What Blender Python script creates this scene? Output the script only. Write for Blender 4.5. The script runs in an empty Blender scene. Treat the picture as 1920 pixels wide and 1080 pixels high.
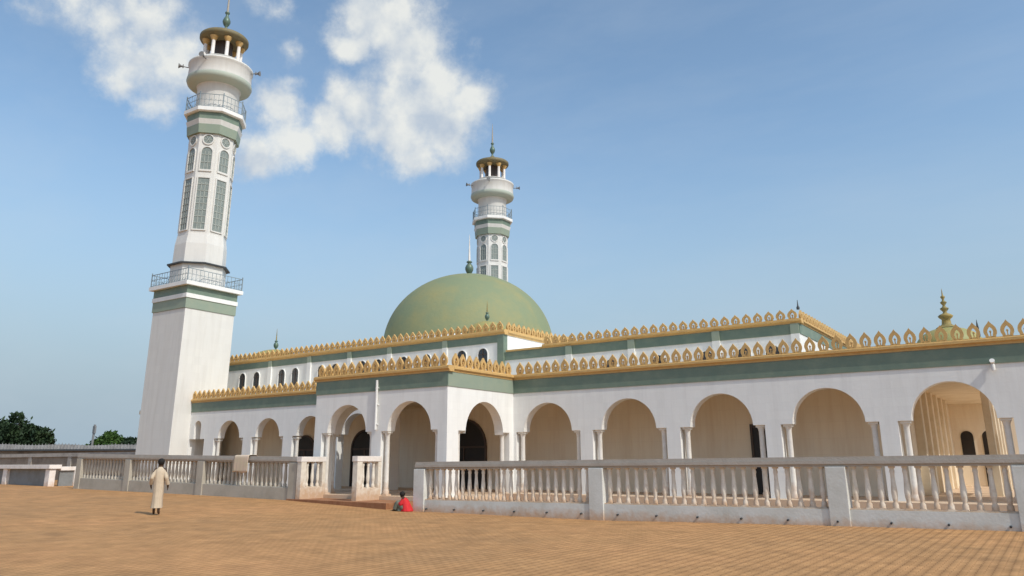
import bpy, bmesh, math, random
from mathutils import Vector, Matrix
from mathutils.geometry import tessellate_polygon
random.seed(7)
sc = bpy.context.scene
C = sc.collection
R = math.radians

# ------------------------------------------------------------------ camera
CAM_H = 1.6
YAW, TH, RO = R(55.6), R(14.9), R(-0.27)
fh = Vector((-math.cos(YAW), math.sin(YAW), 0)); rh = Vector((math.sin(YAW), math.cos(YAW), 0)); uz = Vector((0, 0, 1))
fw = math.cos(TH) * fh + math.sin(TH) * uz
up = -math.sin(TH) * fh + math.cos(TH) * uz
r_ = math.cos(RO) * rh + math.sin(RO) * up
u_ = -math.sin(RO) * rh + math.cos(RO) * up
cam = bpy.data.cameras.new('camera'); cam_o = bpy.data.objects.new('camera', cam); C.objects.link(cam_o)
cam.sensor_width = 36; cam.lens = 1447 / 1920 * 36
cam.shift_y = -60 / 1920
cam.clip_end = 3000; cam.clip_start = 0.1
cam_o.matrix_world = Matrix(((r_.x, u_.x, -fw.x, 0), (r_.y, u_.y, -fw.y, 0), (r_.z, u_.z, -fw.z, CAM_H), (0, 0, 0, 1)))
sc.camera = cam_o

# ------------------------------------------------------------------ light
SUN_EL, SUN_AZ = R(46), R(-12)           # azimuth measured from +X towards +Y
sdir = Vector((math.cos(SUN_EL) * math.cos(SUN_AZ), math.cos(SUN_EL) * math.sin(SUN_AZ), math.sin(SUN_EL)))
sl = bpy.data.lights.new('sun', 'SUN'); sl.energy = 2.35; sl.angle = R(0.6); sl.color = (1.0, 0.945, 0.86)
so = bpy.data.objects.new('sun', sl); C.objects.link(so)
so.rotation_euler = sdir.to_track_quat('Z', 'Y').to_euler()
w = bpy.data.worlds.new('World'); sc.world = w; w.use_nodes = True
nt = w.node_tree; N = nt.nodes; Lk = nt.links; N.clear()
sc.view_settings.view_transform = 'Standard'; sc.view_settings.look = 'None'
sc.view_settings.gamma = 1; sc.view_settings.exposure = 0.32
SKY = 0.15
sky = N.new('ShaderNodeTexSky'); sky.sky_type = 'NISHITA'; sky.sun_disc = False
sky.sun_elevation = SUN_EL; sky.sun_rotation = math.pi / 2 - SUN_AZ
sky.air_density = 1.0; sky.dust_density = 1.2; sky.ozone_density = 1.6
tc = N.new('ShaderNodeTexCoord')
def wmath(op, a, b=None, c=None, clamp=False):
    n = N.new('ShaderNodeMath'); n.operation = op; n.use_clamp = clamp
    for i, v in enumerate((a, b, c)):
        if v is None: continue
        if isinstance(v, (int, float)): n.inputs[i].default_value = v
        else: Lk.new(v, n.inputs[i])
    return n.outputs[0]
def wnoise(scale, detail, rough):
    n = N.new('ShaderNodeTexNoise'); n.inputs['Scale'].default_value = scale; n.inputs['Detail'].default_value = detail
    n.inputs['Roughness'].default_value = rough; Lk.new(tc.outputs['Generated'], n.inputs['Vector']); return n
wn = wnoise(11, 6, 0.58)
vs = N.new('ShaderNodeVectorMath'); vs.operation = 'SUBTRACT'; Lk.new(wn.outputs['Color'], vs.inputs[0]); vs.inputs[1].default_value = (.5, .5, .5)
vm = N.new('ShaderNodeVectorMath'); vm.operation = 'SCALE'; Lk.new(vs.outputs[0], vm.inputs[0]); vm.inputs['Scale'].default_value = 0.095
va = N.new('ShaderNodeVectorMath'); va.operation = 'ADD'; Lk.new(tc.outputs['Generated'], va.inputs[0]); Lk.new(vm.outputs[0], va.inputs[1])
CLOUD = [(-0.6067,0.6049,0.5157,0.0490),(-0.5892,0.6397,0.4936,0.0497),(-0.5797,0.6759,0.4551,0.0470),(-0.5825,0.6961,0.4197,0.0441),(-0.6192,0.6668,0.4147,0.0506),(-0.6207,0.6851,0.3814,0.0285),(-0.5498,0.7145,0.4327,0.0285),(-0.6517,0.6233,0.4322,0.0366),(-0.6871,0.6051,0.4022,0.0332),(-0.7222,0.5780,0.3799,0.0296),(-0.7479,0.5512,0.3698,0.0274),(-0.7232,0.5511,0.4162,0.0273),(-0.6683,0.6028,0.4359,0.0251),(-0.6407,0.5904,0.4909,0.0229),(-0.5863,0.6055,0.5381,0.0390),(-0.6100,0.5841,0.5355,0.0356),(-0.8113,0.3388,0.4765,0.0289),(-0.7992,0.3740,0.4706,0.0355),(-0.7751,0.3977,0.4909,0.0329),(-0.7909,0.4118,0.4527,0.0394),(-0.7809,0.4432,0.4401,0.0370),(-0.8103,0.4083,0.4203,0.0272),(-0.8003,0.4468,0.3998,0.0235),(-0.7610,0.4473,0.4699,0.0216),(-0.7580,0.4840,0.4372,0.0284),(-0.6900,0.5114,0.5122,0.0165),(-0.6968,0.5360,0.4766,0.0129),(-0.7584,0.5181,0.3955,0.0231),(-0.5329,0.7143,0.4537,0.0203),(-0.8379,0.2942,0.4597,0.0157)]
cur = None
for i, (x, y, z, r) in enumerate(CLOUD):
    d = N.new('ShaderNodeVectorMath'); d.operation = 'DISTANCE'; Lk.new(va.outputs[0], d.inputs[0]); d.inputs[1].default_value = (x, y, z)
    v = wmath('MULTIPLY_ADD', d.outputs['Value'], -1 / (r * 1.6), 1.0)
    if i > 15: v = wmath('MULTIPLY', v, 0.42 if i in (25, 26, 28, 29) else 0.70)
    cur = v if cur is None else wmath('SMOOTH_MAX', cur, v, 0.25)
fb = wnoise(17, 10, 0.66)
dens = wmath('ADD', cur, wmath('MULTIPLY_ADD', fb.outputs['Fac'], 1.25, -0.62))
mr = N.new('ShaderNodeMapRange'); mr.interpolation_type = 'SMOOTHSTEP'; Lk.new(dens, mr.inputs['Value'])
mr.inputs['From Min'].default_value = 0.0; mr.inputs['From Max'].default_value = 0.74; mr.inputs['To Max'].default_value = 0.93
# sun-side relief of the puffs: the same noise sampled a little towards the sun
off = N.new('ShaderNodeVectorMath'); off.operation = 'ADD'; Lk.new(tc.outputs['Generated'], off.inputs[0]); off.inputs[1].default_value = (0.022, 0.004, 0.018)
def wn2(sc_, vec):
    n = N.new('ShaderNodeTexNoise'); n.inputs['Scale'].default_value = sc_; n.inputs['Detail'].default_value = 5; n.inputs['Roughness'].default_value = .55; Lk.new(vec, n.inputs['Vector']); return n.outputs['Fac']
relief = wmath('SUBTRACT', wn2(10, tc.outputs['Generated']), wn2(10, off.outputs[0]))
lit = wmath('ADD', wmath('MULTIPLY_ADD', relief, 2.4, 0.36), wmath('MULTIPLY', dens, 0.34))
shr = N.new('ShaderNodeValToRGB'); Lk.new(lit, shr.inputs[0])
shr.color_ramp.elements[0].position = 0.20; shr.color_ramp.elements[0].color = (2.75, 3.15, 3.65, 1)
shr.color_ramp.elements[1].position = 0.80; shr.color_ramp.elements[1].color = (4.55, 4.6, 4.4, 1)
tint = N.new('ShaderNodeMix'); tint.data_type = 'RGBA'; tint.blend_type = 'MULTIPLY'; tint.inputs[0].default_value = 1
Lk.new(sky.outputs[0], tint.inputs[6]); tint.inputs[7].default_value = (1.0, 1.05, 0.985, 1)
# pale dusty haze band towards the horizon
spz = N.new('ShaderNodeSeparateXYZ'); Lk.new(tc.outputs['Generated'], spz.inputs[0])
hz = N.new('ShaderNodeMapRange'); hz.interpolation_type = 'SMOOTHSTEP'; Lk.new(spz.outputs['Z'], hz.inputs['Value'])
hz.inputs['From Min'].default_value = 0.02; hz.inputs['From Max'].default_value = 0.42; hz.inputs['To Min'].default_value = 1.0; hz.inputs['To Max'].default_value = 0.0
hmix = N.new('ShaderNodeMix'); hmix.data_type = 'RGBA'; Lk.new(hz.outputs[0], hmix.inputs[0]); Lk.new(tint.outputs[2], hmix.inputs[6]); hmix.inputs[7].default_value = (2.0, 2.55, 3.0, 1)
vmap = N.new('ShaderNodeMapping'); vmap.inputs['Rotation'].default_value = (0.3, 0.5, 0.2); vmap.inputs['Scale'].default_value = (1.2, 4.5, 7.0); Lk.new(tc.outputs['Generated'], vmap.inputs[0])
vn = N.new('ShaderNodeTexNoise'); vn.inputs['Scale'].default_value = 1.7; vn.inputs['Detail'].default_value = 7; vn.inputs['Roughness'].default_value = .6; Lk.new(vmap.outputs[0], vn.inputs['Vector'])
vr = N.new('ShaderNodeMapRange'); Lk.new(vn.outputs['Fac'], vr.inputs['Value']); vr.inputs['From Min'].default_value = .42; vr.inputs['From Max'].default_value = .8; vr.inputs['To Max'].default_value = .16
veil = N.new('ShaderNodeMix'); veil.data_type = 'RGBA'; Lk.new(vr.outputs[0], veil.inputs[0]); Lk.new(hmix.outputs[2], veil.inputs[6]); veil.inputs[7].default_value = (3.2, 3.6, 4.0, 1)
mix = N.new('ShaderNodeMix'); mix.data_type = 'RGBA'; Lk.new(mr.outputs[0], mix.inputs[0]); Lk.new(veil.outputs[2], mix.inputs[6]); Lk.new(shr.outputs[0], mix.inputs[7])
bg = N.new('ShaderNodeBackground'); bg.inputs['Strength'].default_value = SKY; Lk.new(mix.outputs[2], bg.inputs['Color'])
wo = N.new('ShaderNodeOutputWorld'); Lk.new(bg.outputs[0], wo.inputs['Surface'])
sc.render.engine = 'CYCLES'
sc.cycles.max_bounces = 12; sc.cycles.diffuse_bounces = 9

# ------------------------------------------------------------------ materials
def mat(name, col, rough=0.7, var=None, vscale=3.0, vamt=0.5, bump=0.0, bscale=30, metal=0.0, spec=0.4, dust_bounce=None, detail=6):
    """col base colour, var second colour reached through noise, dust=(colour,z0,z1) dusty red and ground bounce painted low on the thing"""
    m = bpy.data.materials.new(name); m.use_nodes = True; t = m.node_tree; n = t.nodes; l = t.links
    b = n['Principled BSDF']; b.inputs['Roughness'].default_value = rough; b.inputs['Metallic'].default_value = metal
    b.inputs['Specular IOR Level'].default_value = spec
    b.inputs['Base Color'].default_value = (*col, 1); out = None
    g = n.new('ShaderNodeNewGeometry')
    if var:
        no = n.new('ShaderNodeTexNoise'); no.inputs['Scale'].default_value = vscale; no.inputs['Detail'].default_value = detail; no.inputs['Roughness'].default_value = 0.65
        l.new(g.outputs['Position'], no.inputs['Vector'])
        mp = n.new('ShaderNodeMapRange'); l.new(no.outputs['Fac'], mp.inputs['Value']); mp.inputs['From Min'].default_value = 0.42; mp.inputs['From Max'].default_value = 0.72; mp.inputs['To Max'].default_value = vamt
        mx = n.new('ShaderNodeMix'); mx.data_type = 'RGBA'; l.new(mp.outputs[0], mx.inputs[0]); mx.inputs[6].default_value = (*col, 1); mx.inputs[7].default_value = (*var, 1)
        out = mx.outputs[2]
    if dust_bounce:
        dc, z0, z1 = dust_bounce
        sp = n.new('ShaderNodeSeparateXYZ'); l.new(g.outputs['Position'], sp.inputs[0])
        no = n.new('ShaderNodeTexNoise'); no.inputs['Scale'].default_value = 5; no.inputs['Detail'].default_value = 5; l.new(g.outputs['Position'], no.inputs['Vector'])
        ad = n.new('ShaderNodeMath'); ad.operation = 'MULTIPLY_ADD'; l.new(no.outputs['Fac'], ad.inputs[0]); ad.inputs[1].default_value = -(z1 - z0) * 1.6; l.new(sp.outputs['Z'], ad.inputs[2])
        mp = n.new('ShaderNodeMapRange'); l.new(ad.outputs[0], mp.inputs['Value']); mp.inputs['From Min'].default_value = z0 - (z1 - z0) * .8; mp.inputs['From Max'].default_value = z1 - (z1 - z0) * .8
        mp.inputs['To Min'].default_value = 0.75; mp.inputs['To Max'].default_value = 0.0
        mx = n.new('ShaderNodeMix'); mx.data_type = 'RGBA'; l.new(mp.outputs[0], mx.inputs[0])
        if out: l.new(out, mx.inputs[6])
        else: mx.inputs[6].default_value = (*col, 1)
        mx.inputs[7].default_value = (*dc, 1); out = mx.outputs[2]
    if out: l.new(out, b.inputs['Base Color'])
    if bump:
        no = n.new('ShaderNodeTexNoise'); no.inputs['Scale'].default_value = bscale; no.inputs['Detail'].default_value = 4; l.new(g.outputs['Position'], no.inputs['Vector'])
        bp = n.new('ShaderNodeBump'); bp.inputs['Strength'].default_value = bump; bp.inputs['Distance'].default_value = 0.02
        l.new(no.outputs['Fac'], bp.inputs['Height']); l.new(bp.outputs[0], b.inputs['Normal'])
    return m

def wall_mat(name, col, grime, tile=0.3, streak=0.35, joint=0.95):
    """painted / tiled wall: faint tile courses, soft mottling and vertical rain streaks"""
    m = mat(name, col, rough=0.55, bump=0.15, bscale=9); t = m.node_tree; n = t.nodes; l = t.links; b = n['Principled BSDF']
    g = n.new('ShaderNodeNewGeometry')
    sp = n.new('ShaderNodeSeparateXYZ'); l.new(g.outputs['Position'], sp.inputs[0])
    ad = n.new('ShaderNodeMath'); ad.operation = 'ADD'; l.new(sp.outputs['X'], ad.inputs[0]); l.new(sp.outputs['Y'], ad.inputs[1])
    cb = n.new('ShaderNodeCombineXYZ'); l.new(ad.outputs[0], cb.inputs[0]); l.new(sp.outputs['Z'], cb.inputs[1])
    br = n.new('ShaderNodeTexBrick'); l.new(cb.outputs[0], br.inputs['Vector']); br.offset = 0.0
    br.inputs['Scale'].default_value = 1; br.inputs['Brick Width'].default_value = tile; br.inputs['Row Height'].default_value = tile
    br.inputs['Mortar Size'].default_value = 0.008; br.inputs['Mortar Smooth'].default_value = 0.6
    br.inputs['Color1'].default_value = (1, 1, 1, 1); br.inputs['Color2'].default_value = (.965, .965, .97, 1); br.inputs['Mortar'].default_value = (joint, joint, joint, 1)
    mp = n.new('ShaderNodeMapping'); mp.inputs['Scale'].default_value = (2.2, 2.2, 0.22); l.new(g.outputs['Position'], mp.inputs[0])
    no = n.new('ShaderNodeTexNoise'); no.inputs['Scale'].default_value = 1.3; no.inputs['Detail'].default_value = 7; no.inputs['Roughness'].default_value = .65; l.new(mp.outputs[0], no.inputs['Vector'])
    mr = n.new('ShaderNodeMapRange'); l.new(no.outputs['Fac'], mr.inputs['Value']); mr.inputs['From Min'].default_value = .45; mr.inputs['From Max'].default_value = .8; mr.inputs['To Max'].default_value = streak
    mx = n.new('ShaderNodeMix'); mx.data_type = 'RGBA'; l.new(mr.outputs[0], mx.inputs[0]); mx.inputs[6].default_value = (*col, 1); mx.inputs[7].default_value = (*grime, 1)
    mu = n.new('ShaderNodeMix'); mu.data_type = 'RGBA'; mu.blend_type = 'MULTIPLY'; mu.inputs[0].default_value = 1; l.new(mx.outputs[2], mu.inputs[6]); l.new(br.outputs['Color'], mu.inputs[7])
    l.new(mu.outputs[2], b.inputs['Base Color'])
    return m

DUST_BOUNCE = (.50, .30, .16)  # reddish dirt together with warm ground bounce, both held in the colour
M = {}
M['white'] = wall_mat('white_wall_tiles', (.83, .83, .80), (.58, .56, .52))
M['tower'] = wall_mat('tower_white', (.71, .70, .66), (.50, .47, .41), tile=0.5, streak=.4)
M['inner'] = wall_mat('inner_cream_wall', (.84, .75, .60), (.66, .52, .37), tile=0.6, streak=.6, joint=.92)
M['column'] = mat('column_white', (.76, .74, .69), .45, var=(.55, .50, .43), vscale=4, dust_bounce=(DUST_BOUNCE, .3, .9))
M['green'] = mat('green_band', (.15, .21, .165), .5, var=(.25, .30, .22), vscale=1.5, vamt=.6)  # darker copy of the band green, shade put into the colour
M['green_pale_lit'] = mat('green_band_pale_lit', (.26, .32, .25), .55, var=(.32, .35, .26), vscale=1.5, vamt=.6)  # lighter copy, sunlit tone put into the colour; pale pilaster heads share it
M['gold'] = mat('gold_ochre', (.62, .40, .15), .6, var=(.46, .29, .12), vscale=5, vamt=.75, bump=.3, bscale=40)
M['goldshade'] = M['gold']
M['dome'] = mat('dome_green', (.215, .255, .145), .75, var=(.33, .29, .12), vscale=.45, vamt=.7, bump=.8, bscale=5, detail=12)
M['olive'] = mat('small_dome_olive', (.30, .30, .12), .6, var=(.48, .32, .08), vscale=2.0, vamt=.8, bump=.2)
M['oliveroof'] = mat('cupola_olive', (.17, .15, .085), .6, var=(.26, .19, .07), vscale=3, vamt=.7)
M['finial'] = mat('finial_green', (.10, .17, .14), .45, var=(.25, .22, .10), vscale=4, metal=.2)
M['rod'] = mat('finial_rod', (.36, .33, .28), .5)
M['brass'] = mat('brass_finial', (.34, .25, .08), .65, var=(.10, .12, .07), vscale=5, vamt=1.0)
M['rail'] = mat('rail_stone', (.44, .40, .35), .75, var=(.36, .32, .27), vscale=2.5, vamt=.8, bump=.4, bscale=25)
M['plinth'] = mat('plinth_paint', (.66, .67, .64), .7, var=(.50, .50, .45), vscale=1.3, vamt=.75, bump=.3, bscale=14, dust_bounce=(DUST_BOUNCE, -.12, .16))
M['baluster'] = mat('baluster_stone', (.74, .69, .60), .6, var=(.56, .49, .39), vscale=5, vamt=.7, dust_bounce=(DUST_BOUNCE, .25, .85))
M['oldplinth'] = mat('plinth_weathered', (.46, .42, .35), .8, var=(.33, .30, .24), vscale=1.3, vamt=.8, bump=.3, bscale=14)
M['oldbaluster'] = mat('baluster_weathered', (.52, .47, .39), .8, var=(.38, .32, .25), vscale=4, vamt=.8)
M['lattice'] = mat('window_lattice', (.40, .43, .39), .6)
M['bowl'] = mat('bowl_pale_green', (.43, .49, .42), .6, var=(.5, .5, .42), vscale=1.5)
M['glass'] = mat('dark_glass', (.045, .05, .055), .15, spec=.6)
M['towerglass'] = mat('tower_window_lattice', (.20, .235, .22), .35, var=(.32, .35, .32), vscale=6, vamt=.8)
M['door'] = mat('dark_door', (.018, .015, .014), .4)
M['frame'] = mat('door_frame', (.07, .05, .04), .5)
M['metal'] = mat('rail_metal', (.26, .31, .33), .5, metal=.3)
M['dark'] = mat('dark_metal', (.05, .055, .06), .5)
M['step'] = mat('step_brick', (.30, .13, .06), .8, var=(.42, .22, .11), vscale=3, vamt=.8, bump=.3)
M['floor'] = mat('gallery_floor', (.64, .49, .35), .7, var=(.5, .35, .22), vscale=2)
M['ceil'] = mat('ceiling_cream', (.76, .66, .50), .7, var=(.5, .38, .22), vscale=1.2)
M['brownwall'] = mat('stained_plaster', (.30, .255, .205), .9, var=(.12, .09, .07), vscale=.8, vamt=.9, bump=.4, bscale=6)
M['cap'] = mat('wall_cap', (.42, .39, .35), .85, var=(.26, .23, .2), vscale=1.5, vamt=.8)
M['whitepaint'] = mat('white_paint', (.80, .76, .72), .6, var=(.6, .52, .45), vscale=3, vamt=.6, dust_bounce=(DUST_BOUNCE, .2, .6))
M['panel'] = mat('grey_panel', (.22, .235, .24), .6, var=(.15, .15, .14), vscale=1.2, vamt=.8)
M['tin'] = mat('tin_roof', (.26, .26, .26), .6, var=(.15, .14, .13), vscale=1.0, vamt=.8)
M['skin'] = mat('skin_dark', (.055, .028, .016), .5)
M['hair'] = mat('hair_black', (.012, .010, .009), .8)
M['robe'] = mat('robe_cream', (.56, .46, .34), .9, var=(.42, .34, .24), vscale=9, vamt=.5)
M['red'] = mat('red_cloth', (.60, .025, .03), .8, var=(.42, .015, .02), vscale=9, vamt=.6)
M['skirt'] = mat('greygreen_cloth', (.16, .17, .13), .85, var=(.09, .10, .08), vscale=12)
M['cloth'] = mat('pink_cream_cloth', (.66, .52, .40), .85, var=(.55, .50, .30), vscale=4, vamt=.6)
M['bark'] = mat('bark', (.10, .075, .055), .9, bump=.5, bscale=12)
M['lamp'] = mat('lamp_white', (.75, .74, .70), .5)
M['pole'] = mat('pole_grey', (.20, .20, .20), .7)

def leaf_mat(name, c1, c2):
    m = mat(name, c1, .6, var=c2, vscale=.9, vamt=1.0)
    b = m.node_tree.nodes['Principled BSDF']; b.inputs['Specular IOR Level'].default_value = .25
    return m
M['leaf_dark'] = leaf_mat('leaf_dark', (.018, .036, .016), (.045, .075, .028))
M['leaf_green'] = leaf_mat('leaf_green', (.030, .070, .014), (.085, .15, .03))

def paving_mat():
    m = mat('plaza_pavers', (.42, .235, .115), .85); t = m.node_tree; n = t.nodes; l = t.links; b = n['Principled BSDF']
    b.inputs['Specular IOR Level'].default_value = .2
    g = n.new('ShaderNodeNewGeometry')
    # wavy interlocking rows that run towards the building (along Y)
    wv = n.new('ShaderNodeTexWave'); wv.inputs['Scale'].default_value = 0.0
    sp = n.new('ShaderNodeSeparateXYZ'); l.new(g.outputs['Position'], sp.inputs[0])
    def M2(op, a, bb):
        q = n.new('ShaderNodeMath'); q.operation = op
        for i, v in enumerate((a, bb)):
            if isinstance(v, (int, float)): q.inputs[i].default_value = v
            elif v is not None: l.new(v, q.inputs[i])
        return q.outputs[0]
    zig = M2('MULTIPLY', M2('PINGPONG', sp.outputs['Y'], .11), .22)
    xs = M2('ADD', sp.outputs['X'], zig)
    cb = n.new('ShaderNodeCombineXYZ'); l.new(sp.outputs['Y'], cb.inputs[0]); l.new(xs, cb.inputs[1])
    br = n.new('ShaderNodeTexBrick'); l.new(cb.outputs[0], br.inputs['Vector']); br.offset = .5
    br.inputs['Scale'].default_value = 1; br.inputs['Brick Width'].default_value = .21; br.inputs['Row Height'].default_value = .105
    br.inputs['Mortar Size'].default_value = .007; br.inputs['Mortar Smooth'].default_value = .5
    br.inputs['Color1'].default_value = (1, 1, 1, 1); br.inputs['Color2'].default_value = (.86, .85, .83, 1); br.inputs['Mortar'].default_value = (.70, .67, .64, 1)
    no = n.new('ShaderNodeTexNoise'); no.inputs['Scale'].default_value = .18; no.inputs['Detail'].default_value = 8; no.inputs['Roughness'].default_value = .7; l.new(g.outputs['Position'], no.inputs['Vector'])
    cr = n.new('ShaderNodeValToRGB'); l.new(no.outputs['Fac'], cr.inputs[0]); e = cr.color_ramp.elements
    e[0].position = .33; e[0].color = (.44, .25, .113, 1); e[1].position = .66; e[1].color = (.575, .305, .132, 1)
    k = cr.color_ramp.elements.new(.5); k.color = (.51, .278, .118, 1)
    n2 = n.new('ShaderNodeTexNoise'); n2.inputs['Scale'].default_value = 1.6; n2.inputs['Detail'].default_value = 6; l.new(g.outputs['Position'], n2.inputs['Vector'])
    mr = n.new('ShaderNodeMapRange'); l.new(n2.outputs['Fac'], mr.inputs['Value']); mr.inputs['From Min'].default_value = .3; mr.inputs['From Max'].default_value = .7; mr.inputs['To Min'].default_value = .80; mr.inputs['To Max'].default_value = 1.12
    mu = n.new('ShaderNodeMix'); mu.data_type = 'RGBA'; mu.blend_type = 'MULTIPLY'; mu.inputs[0].default_value = 1; l.new(cr.outputs[0], mu.inputs[6]); l.new(br.outputs['Color'], mu.inputs[7])
    vm = n.new('ShaderNodeVectorMath'); vm.operation = 'SCALE'; l.new(mu.outputs[2], vm.inputs[0]); l.new(mr.outputs[0], vm.inputs['Scale'])
    fr_ = M2('FRACT', M2('DIVIDE', xs, .21), None)
    rid = M2('PINGPONG', fr_, .5)
    mrr = n.new('ShaderNodeMapRange'); l.new(rid, mrr.inputs['Value']); mrr.inputs['From Min'].default_value = 0; mrr.inputs['From Max'].default_value = .5; mrr.inputs['To Min'].default_value = .80; mrr.inputs['To Max'].default_value = 1.12
    vm3 = n.new('ShaderNodeVectorMath'); vm3.operation = 'SCALE'; l.new(vm.outputs[0], vm3.inputs[0]); l.new(mrr.outputs[0], vm3.inputs['Scale'])
    l.new(vm3.outputs[0], b.inputs['Base Color'])
    bp = n.new('ShaderNodeBump'); bp.inputs['Strength'].default_value = .6; bp.inputs['Distance'].default_value = .012
    l.new(br.outputs['Fac'], bp.inputs['Height']); bp.invert = True; l.new(bp.outputs[0], b.inputs['Normal'])
    return m
M['paving'] = paving_mat()
M['earth'] = mat('red_earth', (.30, .17, .09), .95, var=(.38, .24, .14), vscale=.2, vamt=.8)

# ------------------------------------------------------------------ mesh helpers
class MB:
    def __init__(s): s.v = []; s.f = []; s.sm = []
    def add(s, vs, fs, smooth=False):
        o = len(s.v); s.v += [tuple(p) for p in vs]; s.f += [tuple(i + o for i in f) for f in fs]; s.sm += [smooth] * len(fs); return s
    def box(s, x0, x1, y0, y1, z0, z1, sh=None):
        P = [(x, y, z + (sh(x) if sh else 0)) for z in (z0, z1) for y in (y0, y1) for x in (x0, x1)]
        return s.add(P, [(0, 2, 3, 1), (4, 5, 7, 6), (0, 1, 5, 4), (2, 6, 7, 3), (0, 4, 6, 2), (1, 3, 7, 5)])
    def lathe(s, prof, c=(0, 0, 0), n=24, smooth=True, rot=0.0, cap=True, sx=1, sy=1):
        P = []; F = []
        for r, z in prof:
            for i in range(n):
                a = rot + 2 * math.pi * i / n; P.append((c[0] + sx * r * math.cos(a), c[1] + sy * r * math.sin(a), c[2] + z))
        for j in range(len(prof) - 1):
            for i in range(n): F.append((j * n + i, j * n + (i + 1) % n, (j + 1) * n + (i + 1) % n, (j + 1) * n + i))
        s.add(P, F, smooth)
        if cap:
            if prof[0][0] > 1e-4: s.add(P[:n], [tuple(reversed(range(n)))])
            if prof[-1][0] > 1e-4: s.add(P[-n:], [tuple(range(n))])
        return s
    def tube(s, a, b, r0, r1=None, n=8, smooth=True):
        r1 = r0 if r1 is None else r1; a = Vector(a); b = Vector(b); d = (b - a).normalized()
        x = d.orthogonal().normalized(); y = d.cross(x); P = []
        for c, r in ((a, r0), (b, r1)):
            for i in range(n):
                t = 2 * math.pi * i / n; P.append(c + (x * math.cos(t) + y * math.sin(t)) * r)
        s.add(P, [(i, (i + 1) % n, n + (i + 1) % n, n + i) for i in range(n)], smooth)
        s.add(P[:n], [tuple(reversed(range(n)))]); s.add(P[n:], [tuple(range(n))]); return s
    def poly(s, outline, fn, t0, t1):
        """extrude a 2-D outline [(s,z)] between depths t0 and t1; fn(s,z,t)->xyz"""
        n = len(outline); tri = tessellate_polygon([[Vector((a, b, 0)) for a, b in outline]])
        A = [fn(a, b, t0) for a, b in outline]; B = [fn(a, b, t1) for a, b in outline]
        s.add(A, [tuple(t) for t in tri]); s.add(B, [tuple(reversed(t)) for t in tri])
        s.add(A + B, [(i, (i + 1) % n, n + (i + 1) % n, n + i) for i in range(n)]); return s
    def ring(s, outer, inner, fn, t0, t1, closed=True):
        n = len(outer); P = [fn(a, b, t) for t in (t0, t1) for L_ in (outer, inner) for a, b in L_]
        F = []
        for i in range(n if closed else n - 1):
            j = (i + 1) % n
            F += [(i, j, n + j, n + i), (2 * n + i, 3 * n + i, 3 * n + j, 2 * n + j), (i, 2 * n + i, 2 * n + j, j), (n + i, n + j, 3 * n + j, 3 * n + i)]
        return s.add(P, F)
    def mesh(s, name):
        me = bpy.data.meshes.new(name); me.from_pydata(s.v, [], s.f); me.update()
        bm = bmesh.new(); bm.from_mesh(me); bmesh.ops.recalc_face_normals(bm, faces=bm.faces); bm.to_mesh(me); bm.free()
        me.polygons.foreach_set('use_smooth', s.sm[:len(me.polygons)]) if len(me.polygons) == len(s.sm) else None
        return me
    def build(s, name, m, parent=None, bevel=0):
        me = s.mesh(name); me.materials.append(m if not isinstance(m, str) else M[m])
        o = bpy.data.objects.new(name, me); C.objects.link(o); par(o, parent)
        if bevel:
            b = o.modifiers.new('bevel', 'BEVEL'); b.width = bevel; b.segments = 2; b.limit_method = 'ANGLE'
        return o
def wloc(o):
    v = Vector(o.location)
    while o.parent: o = o.parent; v = v + Vector(o.location)
    return v
def par(o, p):
    """parts are written in world coordinates; things have no rotation or scale"""
    if p is not None:
        o.parent = p; o.location = Vector(o.location) - wloc(p)
def link(name, me, loc, parent=None):
    o = bpy.data.objects.new(name, me); C.objects.link(o); o.location = loc; par(o, parent); return o
def tag(o, label=None, cat=None, group=None, kind=None):
    if label: o['label'] = label
    if cat: o['category'] = cat
    if group: o['group'] = group
    if kind: o['kind'] = kind
    return o
def thing(name, label, cat, loc, group=None):
    o = bpy.data.objects.new(name, None); C.objects.link(o); o.location = loc; o.empty_display_size = .3
    return tag(o, label, cat, group)
def copy_tree(o, loc):
    c = o.copy(); C.objects.link(c); c.location = loc
    for ch in list(o.children):
        k = ch.copy(); C.objects.link(k); k.parent = c
        for g in list(ch.children):
            q = g.copy(); C.objects.link(q); q.parent = k
    return c
FX = lambda y0: (lambda s_, z, t: (s_, y0 + t, z))          # panel facing -Y, running along X
FY = lambda x0: (lambda s_, z, t: (x0 - t, s_, z))          # panel facing +X, running along Y
FYL = lambda x0: (lambda s_, z, t: (x0 + t, s_, z))         # panel facing -X
def arch_pts(c, ra, zs, n=20, stilt=0.0):
    return [(c + ra * math.cos(math.pi * i / n), zs + stilt + ra * math.sin(math.pi * i / n)) for i in range(n + 1)]
def arcade(s0, s1, zb, zt, arches):
    """outline of a wall with arched openings; arches = (centre, arch half width, opening half width, spring z, stilt)"""
    P = [(s0, zb), (s0, zt), (s1, zt), (s1, zb)]
    for c, ra, rr, zs, st in sorted(arches, reverse=True):
        P += [(c + rr, zb), (c + rr, zs), (c + ra, zs)] if True else []
        a = arch_pts(c, ra, zs, stilt=st)
        P += a if st else a[1:]
        P += [(c - ra, zs)] if st else []
        P += [(c - rr, zs), (c - rr, zb)]
    Q = [P[0]]
    for p in P[1:]:
        if abs(p[0] - Q[-1][0]) + abs(p[1] - Q[-1][1]) > 1e-5: Q.append(p)
    return Q

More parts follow.
